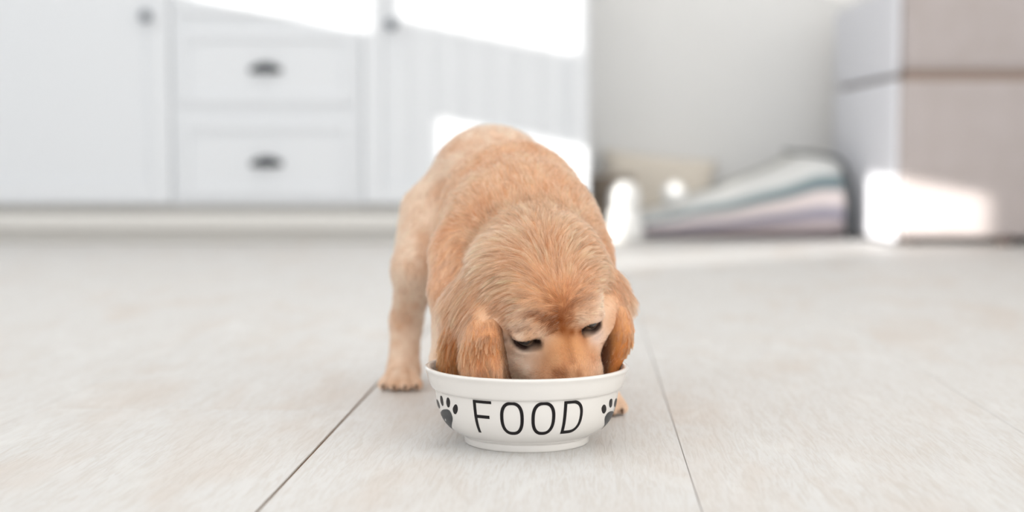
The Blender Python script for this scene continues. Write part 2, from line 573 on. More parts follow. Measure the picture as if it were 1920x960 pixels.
M_white = mat('glazed_white', srgb(250, 250, 248), 0.35, 0.5)
p = at(1173, 447, 3.93)
fig = thing('white_figurine', 'small white rounded bottle shape on the floor beside the cabinet end', 'figurine', (p.x, 3.97, 0))
obj('body', lathe([(0, 0), (0.034, 0), (0.042, 0.008), (0.044, 0.03), (0.038, 0.060), (0.034, 0.078), (0.0345, 0.095), (0, 0.1)], 48), M_white, fig, smooth=True)
obj('head', lathe([(0.0, 0.088), (0.034, 0.092), (0.0365, 0.112), (0.033, 0.138), (0.024, 0.156), (0.012, 0.164), (0, 0.166)], 48), M_white, fig, smooth=True)
p = at(1262, 360, 4.12)
bm = bmesh.new()
bmesh.ops.create_uvsphere(bm, u_segments=40, v_segments=24, radius=0.035)
ball = obj('toy_ball', bm, M_white, None, smooth=True, loc=(p.x, 4.10, 0.128))
tag(ball, 'small white ball resting on the low end of the striped bed', 'ball')
# two stitched seams of the ball as raised ridges
M_seamw = mat('ball_seam', srgb(235, 235, 233), 0.7, 0.2)
for ang in (0.5, 2.1):
    pts = [(0.035 * math.cos(t_), 0.035 * math.sin(t_) * math.cos(ang), 0.035 * math.sin(t_) * math.sin(ang)) for t_ in np.linspace(0, 2 * math.pi, 41)]
    obj('seam', tube(pts, [0.0007] * 41, 6), M_seamw, ball, smooth=True)

fig.scale = (1.2, 1.2, 1.0)
M_bask = mat('taupe_wicker', srgb(150, 138, 126), 0.9, 0.15, bump=(160, 0.6, 0.003))
p = at(1128, 430, 4.25)
bask = thing('wicker_basket', 'taupe wicker basket on the floor against the cabinet end', 'basket', (x_edge + 0.078, 4.28, 0))
bm = bmesh.new()
for k in range(13):                              # woven rows
    z = 0.006 + k * 0.0128
    rr = 0.050 + 0.016 * (k / 10)
    pts = [(( rr + 0.0012 * math.cos(14 * a)) * math.cos(a), (rr + 0.0012 * math.cos(14 * a)) * math.sin(a), z) for a in np.linspace(0, 2 * math.pi, 57)]
    b2 = tube(pts, [0.0068] * 57, 8)
    me_ = bpy.data.meshes.new('tmp'); b2.to_mesh(me_); b2.free(); bm.from_mesh(me_); bpy.data.meshes.remove(me_)
o = obj('woven_side', bm, M_bask, bask, smooth=True); o['kind'] = 'stuff'
obj('bottom', lathe([(0, 0.001), (0.05, 0.001), (0.05, 0.006), (0, 0.006)], 32), M_bask, bask)
obj('basket_rim', tube([(0.070 * math.cos(a), 0.070 * math.sin(a), 0.170) for a in np.linspace(0, 2 * math.pi, 49)], [0.008] * 49, 10), M_bask, bask, smooth=True)

M_tan = mat('tan_linen', srgb(238, 229, 216), 0.95, 0.1, bump=(300, 0.4, 0.001))
def pillow(w_, h_, th, n=28):
    bm = bmesh.new()
    g = []
    for s in (1, -1):
        gg = []
        for i in range(n + 1):
            row = []
            for j in range(n + 1):
                u, v = i / n * 2 - 1, j / n * 2 - 1
                k = 1 - 0.06 * (1 - (u * u)) * (v * v) - 0.0
                k2 = 1 - 0.06 * (1 - v * v) * (u * u)
                t_ = th / 2 * (max(0, 1 - u ** 4) * max(0, 1 - v ** 4)) ** 0.5
                row.append(bm.verts.new((u * w_ / 2 * k2, s * t_, v * h_ / 2 * k)))
            gg.append(row)
        g.append(gg)
        for i in range(n):
            for j in range(n):
                bm.faces.new((gg[i][j], gg[i + 1][j], gg[i + 1][j + 1], gg[i][j + 1]))
    bmesh.ops.remove_doubles(bm, verts=bm.verts[:], dist=1e-6)
    bmesh.ops.recalc_face_normals(bm, faces=bm.faces[:])
    return bm
cu = tag(obj('floor_cushion', pillow(0.36, 0.24, 0.10), M_tan, None, smooth=True, loc=(at(1232, 300, 4.5).x, 4.515, 0.122)), 'tan linen cushion leaning on the wall behind the white ball', 'cushion')
cu.rotation_euler = (math.radians(-8), math.radians(6), 0)

# ------------------------------------------------------------------ food bowl
BC = Vector((at(987.5, 690, 1.14).x, 1.14, 0))
K = 1.14 / FPX
M_cer = mat('white_glazed_ceramic', srgb(230, 227, 223), 0.16, 0.5, coat=0.6, bump=(30, 0.03, 0.0005))
M_print = mat('black_print', srgb(22, 18, 20), 0.4, 0.25)
M_paw = mat('charcoal_paw_print', srgb(72, 74, 76), 0.45, 0.3, var=(120, srgb(54, 56, 58), 0.8))
HR = at(960, 683, 1.14).z                # rim height
bowl = thing('food_bowl', 'round white ceramic pet bowl reading FOOD, under the puppy\u2019s muzzle', 'bowl', tuple(BC))
RO = 192.5 * K
outer = [(0.0, 0.003), (0.0455, 0.003), (0.0462, 0.0), (0.0492, 0.0), (0.0502, 0.0015), (0.0500, 0.0045), (0.0505, 0.0062),
         (0.0548, 0.0082), (0.0606, 0.0120), (0.0654, 0.0170), (0.0688, 0.0230), (0.0709, 0.0290), (0.0721, 0.0345), (0.0729, 0.0395),
         (0.0734, 0.0428), (0.0742, 0.0438), (0.0756, 0.0446), (0.0768, 0.0462), (0.0783, 0.0510), (0.0798, HR - 0.0050), (RO, HR - 0.0018), (RO - 0.0010, HR - 0.0003),
         (RO - 0.0028, HR)]
inner = [(RO - 0.0046, HR - 0.0010), (RO - 0.0062, HR - 0.0040), (RO - 0.0085, HR - 0.0120), (0.0690, 0.036), (0.0650, 0.024), (0.0560, 0.014), (0.042, 0.0085), (0.02, 0.007), (0, 0.0068)]
def smooth_prof(p, n=4):
    return [(max(0.0, q[0]), q[1]) for q in catmull([(a, b) for a, b in p], n)]
obj('bowl_body', lathe(outer[:5] + smooth_prof(outer[5:]) [0:] + smooth_prof(inner), 160), M_cer, bowl, smooth=True)
so_ = sorted([(z, r) for r, z in smooth_prof(outer[5:15])])
pz = np.array([a for a, _ in so_]); pr = np.array([b for _, b in so_])
def on_bowl(theta, z, lift):
    """theta measured from the direction towards the camera, positive to the right"""
    r = float(np.interp(z, pz, pr))
    dr = (float(np.interp(z + 5e-4, pz, pr)) - float(np.interp(z - 5e-4, pz, pr))) / 1e-3
    n = Vector((1.0, -dr)).normalized()
    rr, zz = r + n.x * lift, z + n.y * lift
    return Vector((rr * math.sin(theta), -rr * math.cos(theta), zz))
# turn a photo pixel on the bowl's side into (theta, z)
def bowl_uv(px, py):
    from math import sin, cos
    z = 0.025
    th = 0.0
    for _ in range(25):
        r = float(np.interp(z, pz, pr))
        Y = BC.y - r * cos(th)
        q = at(px, py, Y)
        th = math.asin(max(-0.995, min(0.995, (q.x - BC.x) / r)))
        z = min(max(q.z, pz[0]), pz[-1])
    return th, z
LIFT = 0.00018
def decal(name, tris_uv, m, parent):
    bm = bmesh.new()
    for poly in tris_uv:
        top = [bm.verts.new(on_bowl(a, z, LIFT)) for a, z in poly]
        bot = [bm.verts.new(on_bowl(a, z, -0.0002)) for a, z in poly]
        bm.faces.new(top)
        for k in range(len(poly)):
            bm.faces.new((top[k], bot[k], bot[(k + 1) % len(poly)], top[(k + 1) % len(poly)]))
    bmesh.ops.remove_doubles(bm, verts=bm.verts[:], dist=1e-7)
    bmesh.ops.recalc_face_normals(bm, faces=bm.faces[:])
    return obj(name, bm, m, parent)
RM = 0.0705
def stroke(pts, wd, closed=False, n=None):
    """pts in (arc length, height) metres on the unrolled bowl; returns quads of a ribbon"""
    P = [np.array(p, float) for p in pts]
    dense = []
    L_ = len(P)
    for i in range(L_ if closed else L_ - 1):
        a, b = P[i], P[(i + 1) % L_]
        k = max(1, int(np.linalg.norm(b - a) / 0.0012))
        dense += [a + (b - a) * j / k for j in range(k)]
    if not closed: dense.append(P[-1])
    P = dense; L_ = len(P)
    lft, rgt = [], []
    for i in range(L_):
        a = P[(i - 1) % L_] if closed or i > 0 else P[i]
        b = P[(i + 1) % L_] if closed or i < L_ - 1 else P[i]
        tn = (b - a) / np.linalg.norm(b - a)
        nn = np.array((-tn[1], tn[0])) * wd / 2
        lft.append(P[i] + nn); rgt.append(P[i] - nn)
    quads = []
    for i in range(L_ if closed else L_ - 1):
        j = (i + 1) % L_
        quads.append([(q[0] / RM, q[1]) for q in (lft[i], lft[j], rgt[j], rgt[i])])
    return quads
def uvm(px, py):
    a, z = bowl_uv(px, py)
    return (a * RM, z)
WD = 0.0025
zt, zb = uvm(987, 757)[1], uvm(987, 813)[1]
def lx(px, py=785): return uvm(px, py)[0]
def letter(quads):
    decal('letter', quads, M_print, bowl)
h_ = WD / 2
xF0, xF1 = lx(893), lx(921, 757)
letter(stroke([(xF0, zt + h_), (xF0, zb - h_)], WD) + stroke([(xF0 - h_, zt), (xF1, zt)], WD) + stroke([(xF0, (zt + zb) / 2 + 0.0002), (xF1 - 0.0022, (zt + zb) / 2 + 0.0002)], WD))
def superellipse(x0, x1, z0, z1, e=2.5, n=44):
    cx, cz, a, b = (x0 + x1) / 2, (z0 + z1) / 2, (x1 - x0) / 2, (z1 - z0) / 2
    return [(cx + a * math.copysign(abs(math.cos(t_)) ** (2 / e), math.cos(t_)), cz + b * math.copysign(abs(math.sin(t_)) ** (2 / e), math.sin(t_))) for t_ in np.linspace(0, 2 * math.pi, n, endpoint=False)]
letter(stroke(superellipse(lx(941), lx(979), zb, zt), WD, True))
letter(stroke(superellipse(lx(999.5), lx(1038), zb, zt), WD, True))
xD0, xD1 = lx(1058.5), lx(1088.5)
arc = [(xD0 - h_, zt)] + [(xD0 + (xD1 - xD0) * (0.35 + 0.65 * math.sin(t_) ** 0.8), (zt + zb) / 2 + (zt - zb) / 2 * math.copysign(abs(math.cos(t_)) ** 0.75, math.cos(t_))) for t_ in np.linspace(0.0, math.pi, 26)] + [(xD0 - h_, zb)]
letter(stroke([(xD0, zt + h_), (xD0, zb - h_)], WD) + stroke(arc, WD))
def blob(name, pxs, m, parent):
    """filled outline given by photo points on the bowl's side, smoothed"""
    uv = [np.array(uvm(*q)) for q in pxs]
    n = len(uv)
    P = [0.5 * (2 * uv[i] + (-uv[i - 1] + uv[(i + 1) % n]) * t_ + (2 * uv[i - 1] - 5 * uv[i] + 4 * uv[(i + 1) % n] - uv[(i + 2) % n]) * t_ * t_ + (-uv[i - 1] + 3 * uv[i] - 3 * uv[(i + 1) % n] + uv[(i + 2) % n]) * t_ ** 3) for i in range(n) for t_ in (0, 0.25, 0.5, 0.75)]
    c = sum(P) / len(P)
    ringsP = [[c + (p_ - c) * s for p_ in P] for s in (1, 0.75, 0.5, 0.25)]
    quads = []
    for a, b in zip(ringsP, ringsP[1:]):
        for i in range(len(P)):
            j = (i + 1) % len(P)
            quads.append([a[i], a[j], b[j], b[i]])
    quads.append(ringsP[-1])
    bm = bmesh.new()
    for q in quads:
        bm.faces.new([bm.verts.new(on_bowl(a / RM, z, LIFT)) for a, z in q])
    bmesh.ops.remove_doubles(bm, verts=bm.verts[:], dist=1e-6)
    g = bmesh.ops.extrude_face_region(bm, geom=bm.faces[:])
    ax = Vector((0, 0, 0))
    for v in [e_ for e_ in g['geom'] if isinstance(e_, bmesh.types.BMVert)]:
        rad = Vector((v.co.x, v.co.y, 0)).normalized()
        v.co -= rad * 0.0004
    bmesh.ops.recalc_face_normals(bm, faces=bm.faces[:])
    return obj(name, bm, m, parent)
def zp_(x, y): return (780 + x / 4.3643, 660 + y / 4.3636)     # points read off an enlarged view of the bowl
pw = blob('paw_print', [zp_(*q) for q in ((210, 480), (240, 468), (270, 475), (292, 510), (299, 560), (294, 620), (280, 645), (258, 630), (232, 585), (212, 530))], M_paw, bowl)
for pts in (((168, 388), (178, 395), (192, 430), (196, 458), (186, 455), (172, 425)),
            ((200, 362), (212, 362), (222, 395), (224, 435), (214, 438), (202, 405)),
            ((255, 375), (270, 378), (279, 410), (274, 448), (260, 450), (249, 415)),
            ((322, 428), (338, 440), (342, 475), (328, 507), (310, 500), (302, 462))):
    blob('toe', [zp_(*q) for q in pts], M_print, pw)
pw = blob('paw_print', [zp_(*q) for q in ((1615, 487), (1590, 485), (1562, 505), (1543, 550), (1536, 610), (1545, 655), (1572, 640), (1600, 600), (1618, 550), (1624, 510))], M_paw, bowl)
for pts in (((1535, 430), (1552, 440), (1556, 475), (1540, 503), (1525, 495), (1518, 460)),
            ((1597, 382), (1606, 392), (1602, 440), (1588, 455), (1580, 430), (1585, 395)),
            ((1637, 378), (1643, 390), (1636, 430), (1626, 450), (1621, 435), (1627, 400)),
            ((1652, 420), (1656, 430), (1652, 465), (1645, 480), (1642, 470), (1646, 440))):
    blob('toe', [zp_(*q) for q in pts], M_print, pw)

# ------------------------------------------------------------------ the puppy: one implicit surface, then fur
def V(v): return np.array(v, np.float32)
def nrm(v):
    v = np.array(v, float); return v / np.linalg.norm(v)
# head frame
S = at(1012, 545, 1.160)
pit, yaw, rol = math.radians(48), math.radians(13), math.radians(13)
Rh = Matrix.Rotation(-rol, 3, 'Y') @ Matrix.Rotation(yaw, 3, 'Z') @ Matrix.Rotation(pit, 3, 'X')
# local axes: r to the viewer's right, f to the nose (towards the camera), u to the crown
AX_R = Rh @ Vector((1, 0, 0)); AX_F = Rh @ Vector((0, -1, 0)); AX_U = Rh @ Vector((0, 0, 1))
def hd(r, f, u): return S + AX_R * r + AX_F * f + AX_U * u
def hv(r, f, u): return AX_R * r + AX_F * f + AX_U * u
HA = np.array([AX_R, AX_F, AX_U], np.float32)     # rows = axes
IDA = np.eye(3, dtype=np.float32)

C_HI = srgb(248, 214, 188)[:3]
C_MID = srgb(243, 188, 147)[:3]
C_OR = srgb(212, 140, 80)[:3]
C_DK = srgb(136, 70, 24)[:3]
C_PALE = srgb(250, 220, 194)[:3]
C_LEG = srgb(246, 214, 188)[:3]

prims = []
def ell(c, rad, k=0.02, axes=IDA, flow=(0, 1, 0), col=C_MID, ln=0.010, sub=False):
    prims.append(dict(t='e', c=V(c), r=V(rad), A=np.array(axes, np.float32), k=k, flow=nrm(flow), col=np.array(col), ln=ln, sub=sub))
def cap(a, b, ra, rb, k=0.015, flow=None, col=C_MID, ln=0.008, sub=False):
    a, b = V(a), V(b)
    prims.append(dict(t='c', a=a, b=b, ra=ra, rb=rb, k=k, flow=nrm(flow if flow is not None else b - a), col=np.array(col), ln=ln, sub=sub))
def sdf(p_, P):
    if p_['t'] == 'e':
        q = (P - p_['c']) @ p_['A'].T
        k0 = np.sqrt(((q / p_['r']) ** 2).sum(-1)) + 1e-9
        k1 = np.sqrt(((q / (p_['r'] ** 2)) ** 2).sum(-1)) + 1e-9
        return k0 * (k0 - 1) / k1
    ab = p_['b'] - p_['a']
    t_ = np.clip(((P - p_['a']) @ ab) / (ab @ ab), 0, 1)
    return np.sqrt(((P - p_['a'] - t_[..., None] * ab) ** 2).sum(-1)) - (p_['ra'] + (p_['rb'] - p_['ra']) * t_)
def bounds(p_):
    if p_['t'] == 'e':
        e = (np.abs(p_['A'].T) * p_['r']).sum(1)
        return p_['c'] - e, p_['c'] + e
    r = max(p_['ra'], p_['rb'])
    return np.minimum(p_['a'], p_['b']) - r, np.maximum(p_['a'], p_['b']) + r
def build_field(prims, h):
    lo = np.min([bounds(p)[0] for p in prims if not p['sub']], 0) - 0.012
    hi = np.max([bounds(p)[1] for p in prims if not p['sub']], 0) + 0.012
    n = np.ceil((hi - lo) / h).astype(int) + 1
    xs, ys, zs = [lo[i] + h * np.arange(n[i]) for i in range(3)]
    F = np.full(n, 0.05, np.float32)
    for p_ in prims:
        b0, b1 = bounds(p_)
        mg = max(p_['k'], 0.004) + 2.5 * h + 0.004
        i0 = np.clip(np.floor((b0 - mg - lo) / h).astype(int), 0, n - 1)
        i1 = np.clip(np.ceil((b1 + mg - lo) / h).astype(int) + 1, 1, n)
        sl = tuple(slice(a, b) for a, b in zip(i0, i1))
        G_ = np.stack(np.meshgrid(xs[sl[0]], ys[sl[1]], zs[sl[2]], indexing='ij'), -1).astype(np.float32)
        d = sdf(p_, G_)
        A_ = F[sl]; k = p_['k']
        if p_['sub']:
            hh = np.maximum(k - np.abs(A_ + d), 0) / k
            F[sl] = np.maximum(A_, -d) + hh * hh * k * 0.25
        else:
            hh = np.maximum(k - np.abs(A_ - d), 0) / k
            F[sl] = np.minimum(A_, d) - hh * hh * k * 0.25
    return F, lo, h
def surface_nets(F, lo, h):
    n = np.array(F.shape)
    s = F < 0
    c = [s[i:n[0] - 1 + i, j:n[1] - 1 + j, k:n[2] - 1 + k] for i in (0, 1) for j in (0, 1) for k in (0, 1)]
    anyi = np.logical_or.reduce(c); alli = np.logical_and.reduce(c)
    act = np.argwhere(anyi & ~alli)
    idx = -np.ones(tuple(n - 1), np.int64)
    idx[tuple(act.T)] = np.arange(len(act))
    acc = np.zeros((len(act), 3)); cnt = np.zeros(len(act))
    cor = [(i, j, k) for i in (0, 1) for j in (0, 1) for k in (0, 1)]
    fv = {q: F[tuple((act + q).T)] for q in cor}
    for a in cor:
        for ax in range(3):
            if a[ax] == 0:
                b = list(a); b[ax] = 1; b = tuple(b)
                fa, fb = fv[a], fv[b]
                m_ = (fa < 0) != (fb < 0)
                t_ = np.where(m_, fa / np.where(m_, fa - fb, 1), 0)
                pt = np.array(a, float) + 0 * t_[:, None]
                pt[:, ax] = t_
                acc += pt * m_[:, None]; cnt += m_
    v = lo + h * (act + acc / cnt[:, None])
    faces = []
    for ax in range(3):
        o1, o2 = [i for i in range(3) if i != ax]
        sa = [slice(None)] * 3; sb = [slice(None)] * 3
        sa[ax] = slice(0, n[ax] - 1); sb[ax] = slice(1, n[ax])
        A_, B_ = s[tuple(sa)], s[tuple(sb)]
        ed = np.argwhere(A_ != B_)
        ed = ed[(ed[:, o1] > 0) & (ed[:, o2] > 0) & (ed[:, o1] < n[o1] - 1) & (ed[:, o2] < n[o2] - 1)]
        def cell(d1, d2):
            q = ed.copy(); q[:, o1] -= d1; q[:, o2] -= d2
            return idx[tuple(q.T)]
        q = np.stack([cell(1, 1), cell(0, 1), cell(0, 0), cell(1, 0)], 1)
        inside_first = A_[tuple(ed.T)]
        flip = inside_first if ax != 1 else ~inside_first
        q[~flip] = q[~flip][:, ::-1]
        faces.append(q)
    return v, np.concatenate(faces)
def mesh_from(name, v, f, m, parent):
    me = bpy.data.meshes.new(name)
    me.vertices.add(len(v)); me.vertices.foreach_set('co', v.astype(np.float32).ravel())
    me.loops.add(f.size); me.loops.foreach_set('vertex_index', f.astype(np.int32).ravel())
    me.polygons.add(len(f)); me.polygons.foreach_set('loop_start', np.arange(0, f.size, 4, dtype=np.int32))
    me.polygons.foreach_set('use_smooth', np.ones(len(f), bool))
    me.update(calc_edges=True)
    me.validate()
    me.materials.append(m)
    o = bpy.data.objects.new(name, me)
    return link(o, parent)
def grid_sample(F, lo, h, P):
    q = (P - lo) / h
    i = np.clip(np.floor(q).astype(int), 0, np.array(F.shape) - 2)
    t_ = np.clip(q - i, 0, 1)
    out = 0
    for a in (0, 1):
        for b in (0, 1):
            for c_ in (0, 1):
                wgt = (t_[:, 0] if a else 1 - t_[:, 0]) * (t_[:, 1] if b else 1 - t_[:, 1]) * (t_[:, 2] if c_ else 1 - t_[:, 2])
                out = out + wgt * F[i[:, 0] + a, i[:, 1] + b, i[:, 2] + c_]
    return out
def grid_normal(F, lo, h, P, e=0.0015):
    g = np.stack([grid_sample(F, lo, h, P + d) - grid_sample(F, lo, h, P - d) for d in np.eye(3) * e], 1)
    return g / (np.linalg.norm(g, axis=1)[:, None] + 1e-12)
_tab = {}
def vnoise(P, scale, seed):
    """value noise, 3 channels"""
    if seed not in _tab:
        _tab[seed] = np.random.default_rng(seed).uniform(-1, 1, (32, 32, 32, 3))
    T = _tab[seed]
    q = P * scale + 100.0
    i = np.floor(q).astype(int); t_ = q - i
    t_ = t_ * t_ * (3 - 2 * t_)
    out = 0
    for a in (0, 1):
        for b in (0, 1):
            for c_ in (0, 1):
                wgt = (t_[:, 0] if a else 1 - t_[:, 0]) * (t_[:, 1] if b else 1 - t_[:, 1]) * (t_[:, 2] if c_ else 1 - t_[:, 2])
                out = out + wgt[:, None] * T[(i[:, 0] + a) & 31, (i[:, 1] + b) & 31, (i[:, 2] + c_) & 31]
    return out

#PUPPY_SHAPE_BEGIN
BACK = (-0.10, 1.0, 0.10)
# trunk
ell(at(922, 346, 1.45), (0.062, 0.075, 0.0595), 0.03, flow=BACK, col=C_HI)                  # rump
ell(at(964, 419, 1.345), (0.070, 0.085, 0.077), 0.030, flow=BACK, col=C_MID, ln=0.013)                 # rib cage
ell(at(982, 462, 1.27), (0.066, 0.060, 0.062), 0.04, ln=0.015, flow=BACK, col=C_MID)                 # shoulders
ell(at(960, 560, 1.30), (0.050, 0.075, 0.045), 0.03, flow=(0, 0.7, -0.6), col=C_HI)        # chest, belly
# neck
cap(at(985, 440, 1.27), at(1008, 492, 1.20), 0.052, 0.050, 0.035, flow=(-0.05, 0.9, 0.35), col=C_MID, ln=0.017)
# hind legs
cap(at(822, 410, 1.44), at(782, 500, 1.40), 0.040, 0.024, 0.02, col=C_LEG, flow=(-0.2, 0.4, -1))
cap(at(782, 500, 1.39), at(762, 600, 1.44), 0.021, 0.0150, 0.012, col=C_LEG, ln=0.007)
cap(at(762, 600, 1.44), at(757, 690, 1.435), 0.0150, 0.0155, 0.01, col=C_LEG, ln=0.005)
cap(at(757, 700, 1.435), at(752, 714, 1.408), 0.0155, 0.0115, 0.010, col=C_LEG, ln=0.004)
cap(at(1020, 420, 1.46), at(1040, 520, 1.40), 0.040, 0.026, 0.02, col=C_LEG, flow=(0.2, 0.4, -1))
cap(at(1040, 520, 1.40), at(1046, 600, 1.45), 0.022, 0.0155, 0.012, col=C_LEG, ln=0.007)
cap(at(1046, 600, 1.45), at(1046, 690, 1.44), 0.0155, 0.0155, 0.01, col=C_LEG, ln=0.005)
cap(at(1046, 700, 1.44), at(1046, 716, 1.41), 0.0155, 0.0130, 0.010, col=C_LEG, ln=0.004)
# tail, hanging behind
cap(at(905, 330, 1.515), at(900, 430, 1.575), 0.014, 0.008, 0.02, col=C_MID, ln=0.016)
# front legs
cap(at(868, 490, 1.255), at(850, 545, 1.235), 0.030, 0.020, 0.022, col=C_MID, flow=(-0.1, 0.2, -1))
cap(at(846, 545, 1.240), at(836, 680, 1.245), 0.0170, 0.0125, 0.012, col=C_LEG, ln=0.005)
cap(at(836, 680, 1.245), at(866, 768, 1.270), 0.0125, 0.0140, 0.01, col=C_LEG, ln=0.004)
cap(at(1082, 500, 1.255), at(1095, 590, 1.240), 0.030, 0.020, 0.022, col=C_MID, flow=(0.1, 0.2, -1))
cap(at(1095, 590, 1.240), at(1118, 690, 1.255), 0.0170, 0.0130, 0.012, col=C_LEG, ln=0.005)
cap(at(1118, 690, 1.255), at(1132, 762, 1.265), 0.0130, 0.0135, 0.01, col=C_LEG, ln=0.004)
# paws: four toes each, with the floor under them
TOES = []
def paw(cx, cy, spread, r=0.0060, yaw_=0.0):
    for k in range(4):
        o_ = (k - 1.5)
        x = cx + o_ * spread
        y = cy + (abs(o_) ** 1.5) * 0.0035
        TOES.append((x, y, r))
        cap((x * 0.6 + cx * 0.4, y + 0.020, 0.015), (x, y, r + 0.0005), r * 0.9, r, 0.0015, flow=(0, -0.5, -0.6), col=C_LEG, ln=0.003)
paw(at(751, 720, 1.39).x, 1.382, 0.0108)
paw(at(1046, 720, 1.40).x, 1.395, 0.0115)
paw(at(872, 785, 1.25).x, 1.250, 0.0090)
paw(at(1137, 780, 1.25).x, 1.247, 0.0090)
# head
HB = hv(0, -1, 0.15)
def h_e(c, r, k, flow, col, ln, sub=False): ell(hd(*c), r, k, HA, hv(*flow), col, ln, sub)
h_e((0, -0.006, 0.004), (0.0485, 0.052, 0.0455), 0.025, (0, -1, 0.1), C_MID, 0.018)          # skull
h_e((-0.020, -0.002, 0.010), (0.031, 0.042, 0.034), 0.015, (-1.3, -0.30, -0.65), C_MID, 0.021)
h_e((0.020, -0.002, 0.010), (0.031, 0.042, 0.034), 0.015, (1.3, -0.30, -0.65), C_MID, 0.019)
cap(hd(-0.026, -0.014, 0.012), at(872, 575, 1.160), 0.026, 0.0135, 0.016, flow=(-0.55, 0.1, -0.85), col=C_MID, ln=0.022)   # where the ears grow
cap(hd(0.024, -0.016, 0.012), at(1156, 565, 1.172), 0.026, 0.0120, 0.016, flow=(0.15, 0.1, -1.0), col=C_MID, ln=0.016)
cap(at(897, 560, 1.158), at(903, 645, 1.120), 0.0150, 0.0112, 0.020, flow=(-0.25, -0.15, -1.0), col=C_MID, ln=0.020)
cap(at(876, 575, 1.160), at(859, 645, 1.148), 0.0140, 0.0112, 0.016, flow=(-0.2, 0, -1.0), col=C_MID, ln=0.020)
cap(at(1140, 535, 1.176), at(1155, 605, 1.164), 0.0110, 0.0085, 0.012, flow=(0.1, 0, -1.0), col=C_MID, ln=0.016)
h_e((0, 0.024, 0.008), (0.034, 0.024, 0.030), 0.015, (0, -1, 0.3), C_MID, 0.010)            # forehead
cap(hd(0, 0.030, -0.016), hd(0, 0.076, -0.024), 0.0300, 0.0215, 0.014, flow=hv(0, -1, 0.1), col=C_MID, ln=0.004)   # muzzle
h_e((0, 0.055, -0.006), (0.014, 0.030, 0.013), 0.008, (0, -1, 0.2), C_MID, 0.0035)         # bridge of the nose
for sg in (-1, 1):
    h_e((sg * 0.015, 0.064, -0.028), (0.0165, 0.022, 0.0165), 0.008, (sg * 0.4, -0.8, -0.5), C_HI, 0.005)   # lips
    h_e((sg * 0.031, 0.026, -0.026), (0.024, 0.030, 0.028), 0.014, (sg * 0.4, -0.9, -0.4), C_HI, 0.006)     # cheeks
    h_e((sg * 0.021, 0.038, 0.017), (0.016, 0.011, 0.010), 0.008, (sg * 0.8, -0.6, 0.2), C_PALE, 0.005)     # brows
cap(hd(0, 0.030, -0.040), hd(0, 0.066, -0.040), 0.0150, 0.0110, 0.01, flow=hv(0, -1, -0.3), col=C_HI, ln=0.005)   # jaw
EYE = {-1: (-0.0265, 0.0445, 0.0035), 1: (0.0265, 0.0445, 0.0035)}
for sg in (-1, 1):
    e_ = EYE[sg]
    h_e((e_[0], e_[1] + 0.001, e_[2] + 0.0085), (0.0120, 0.0075, 0.0055), 0.005, (sg * 1, -0.5, 0.0), C_PALE, 0.003)   # upper lid
    h_e((e_[0], e_[1] + 0.002, e_[2] - 0.0075), (0.0110, 0.0065, 0.0045), 0.005, (sg * 1, -0.5, -0.3), C_PALE, 0.003)  # lower lid
    h_e((e_[0] - sg * 0.0030, e_[1] + 0.006, e_[2] + 0.0003), (0.0055, 0.009, 0.0070), 0.0020, (sg, 0, 0), C_DK, 0.001, sub=True)
    h_e((e_[0] * 1.0, e_[1] + 0.006, e_[2] - 0.0005), (0.0092, 0.009, 0.0056), 0.0020, (sg, 0, 0), C_DK, 0.001, sub=True)  # the slit
#PUPPY_SHAPE_END
body_prims = list(prims)
Hg = 0.0022
F, lo, hh_ = build_field(body_prims, Hg)
bv, bf = surface_nets(F, lo, hh_)
bv[:, 2] = np.maximum(bv[:, 2], 0.0006)
puppy = thing('puppy', 'golden long-eared puppy standing with its muzzle in the food bowl', 'puppy')

M_skin = bpy.data.materials.new('puppy_skin')
M_skin.use_nodes = True
_b = M_skin.node_tree.nodes['Principled BSDF']
_b.inputs['Roughness'].default_value = 0.8
_b.inputs['Specular IOR Level'].default_value = 0.15
_a = M_skin.node_tree.nodes.new('ShaderNodeAttribute'); _a.attribute_name = 'coat'
M_skin.node_tree.links.new(_a.outputs['Color'], _b.inputs['Base Color'])
M_fur = bpy.data.materials.new('golden_fur')
M_fur.use_nodes = True
_n = M_fur.node_tree.nodes; _l = M_fur.node_tree.links
_b = _n.new('ShaderNodeBsdfHairPrincipled')
_b.model = 'CHIANG'
_b.parametrization = 'COLOR'
_b.inputs['Roughness'].default_value = 0.38
_b.inputs['Radial Roughness'].default_value = 0.55
_b.inputs['Coat'].default_value = 0.0
_b.inputs['IOR'].default_value = 1.45
_a = _n.new('ShaderNodeAttribute'); _a.attribute_name = 'coat'
_l.new(_a.outputs['Color'], _b.inputs['Color'])
_p = _n['Principled BSDF']
_p.inputs['Roughness'].default_value = 0.55
_p.inputs['Specular IOR Level'].default_value = 0.25
_l.new(_a.outputs['Color'], _p.inputs['Base Color'])
_m = _n.new('ShaderNodeMixShader')
_m.inputs[0].default_value = 0.28
_l.new(_b.outputs[0], _m.inputs[1])
_l.new(_p.outputs[0], _m.inputs[2])
_l.new(_m.outputs[0], _n['Material Output'].inputs['Surface'])

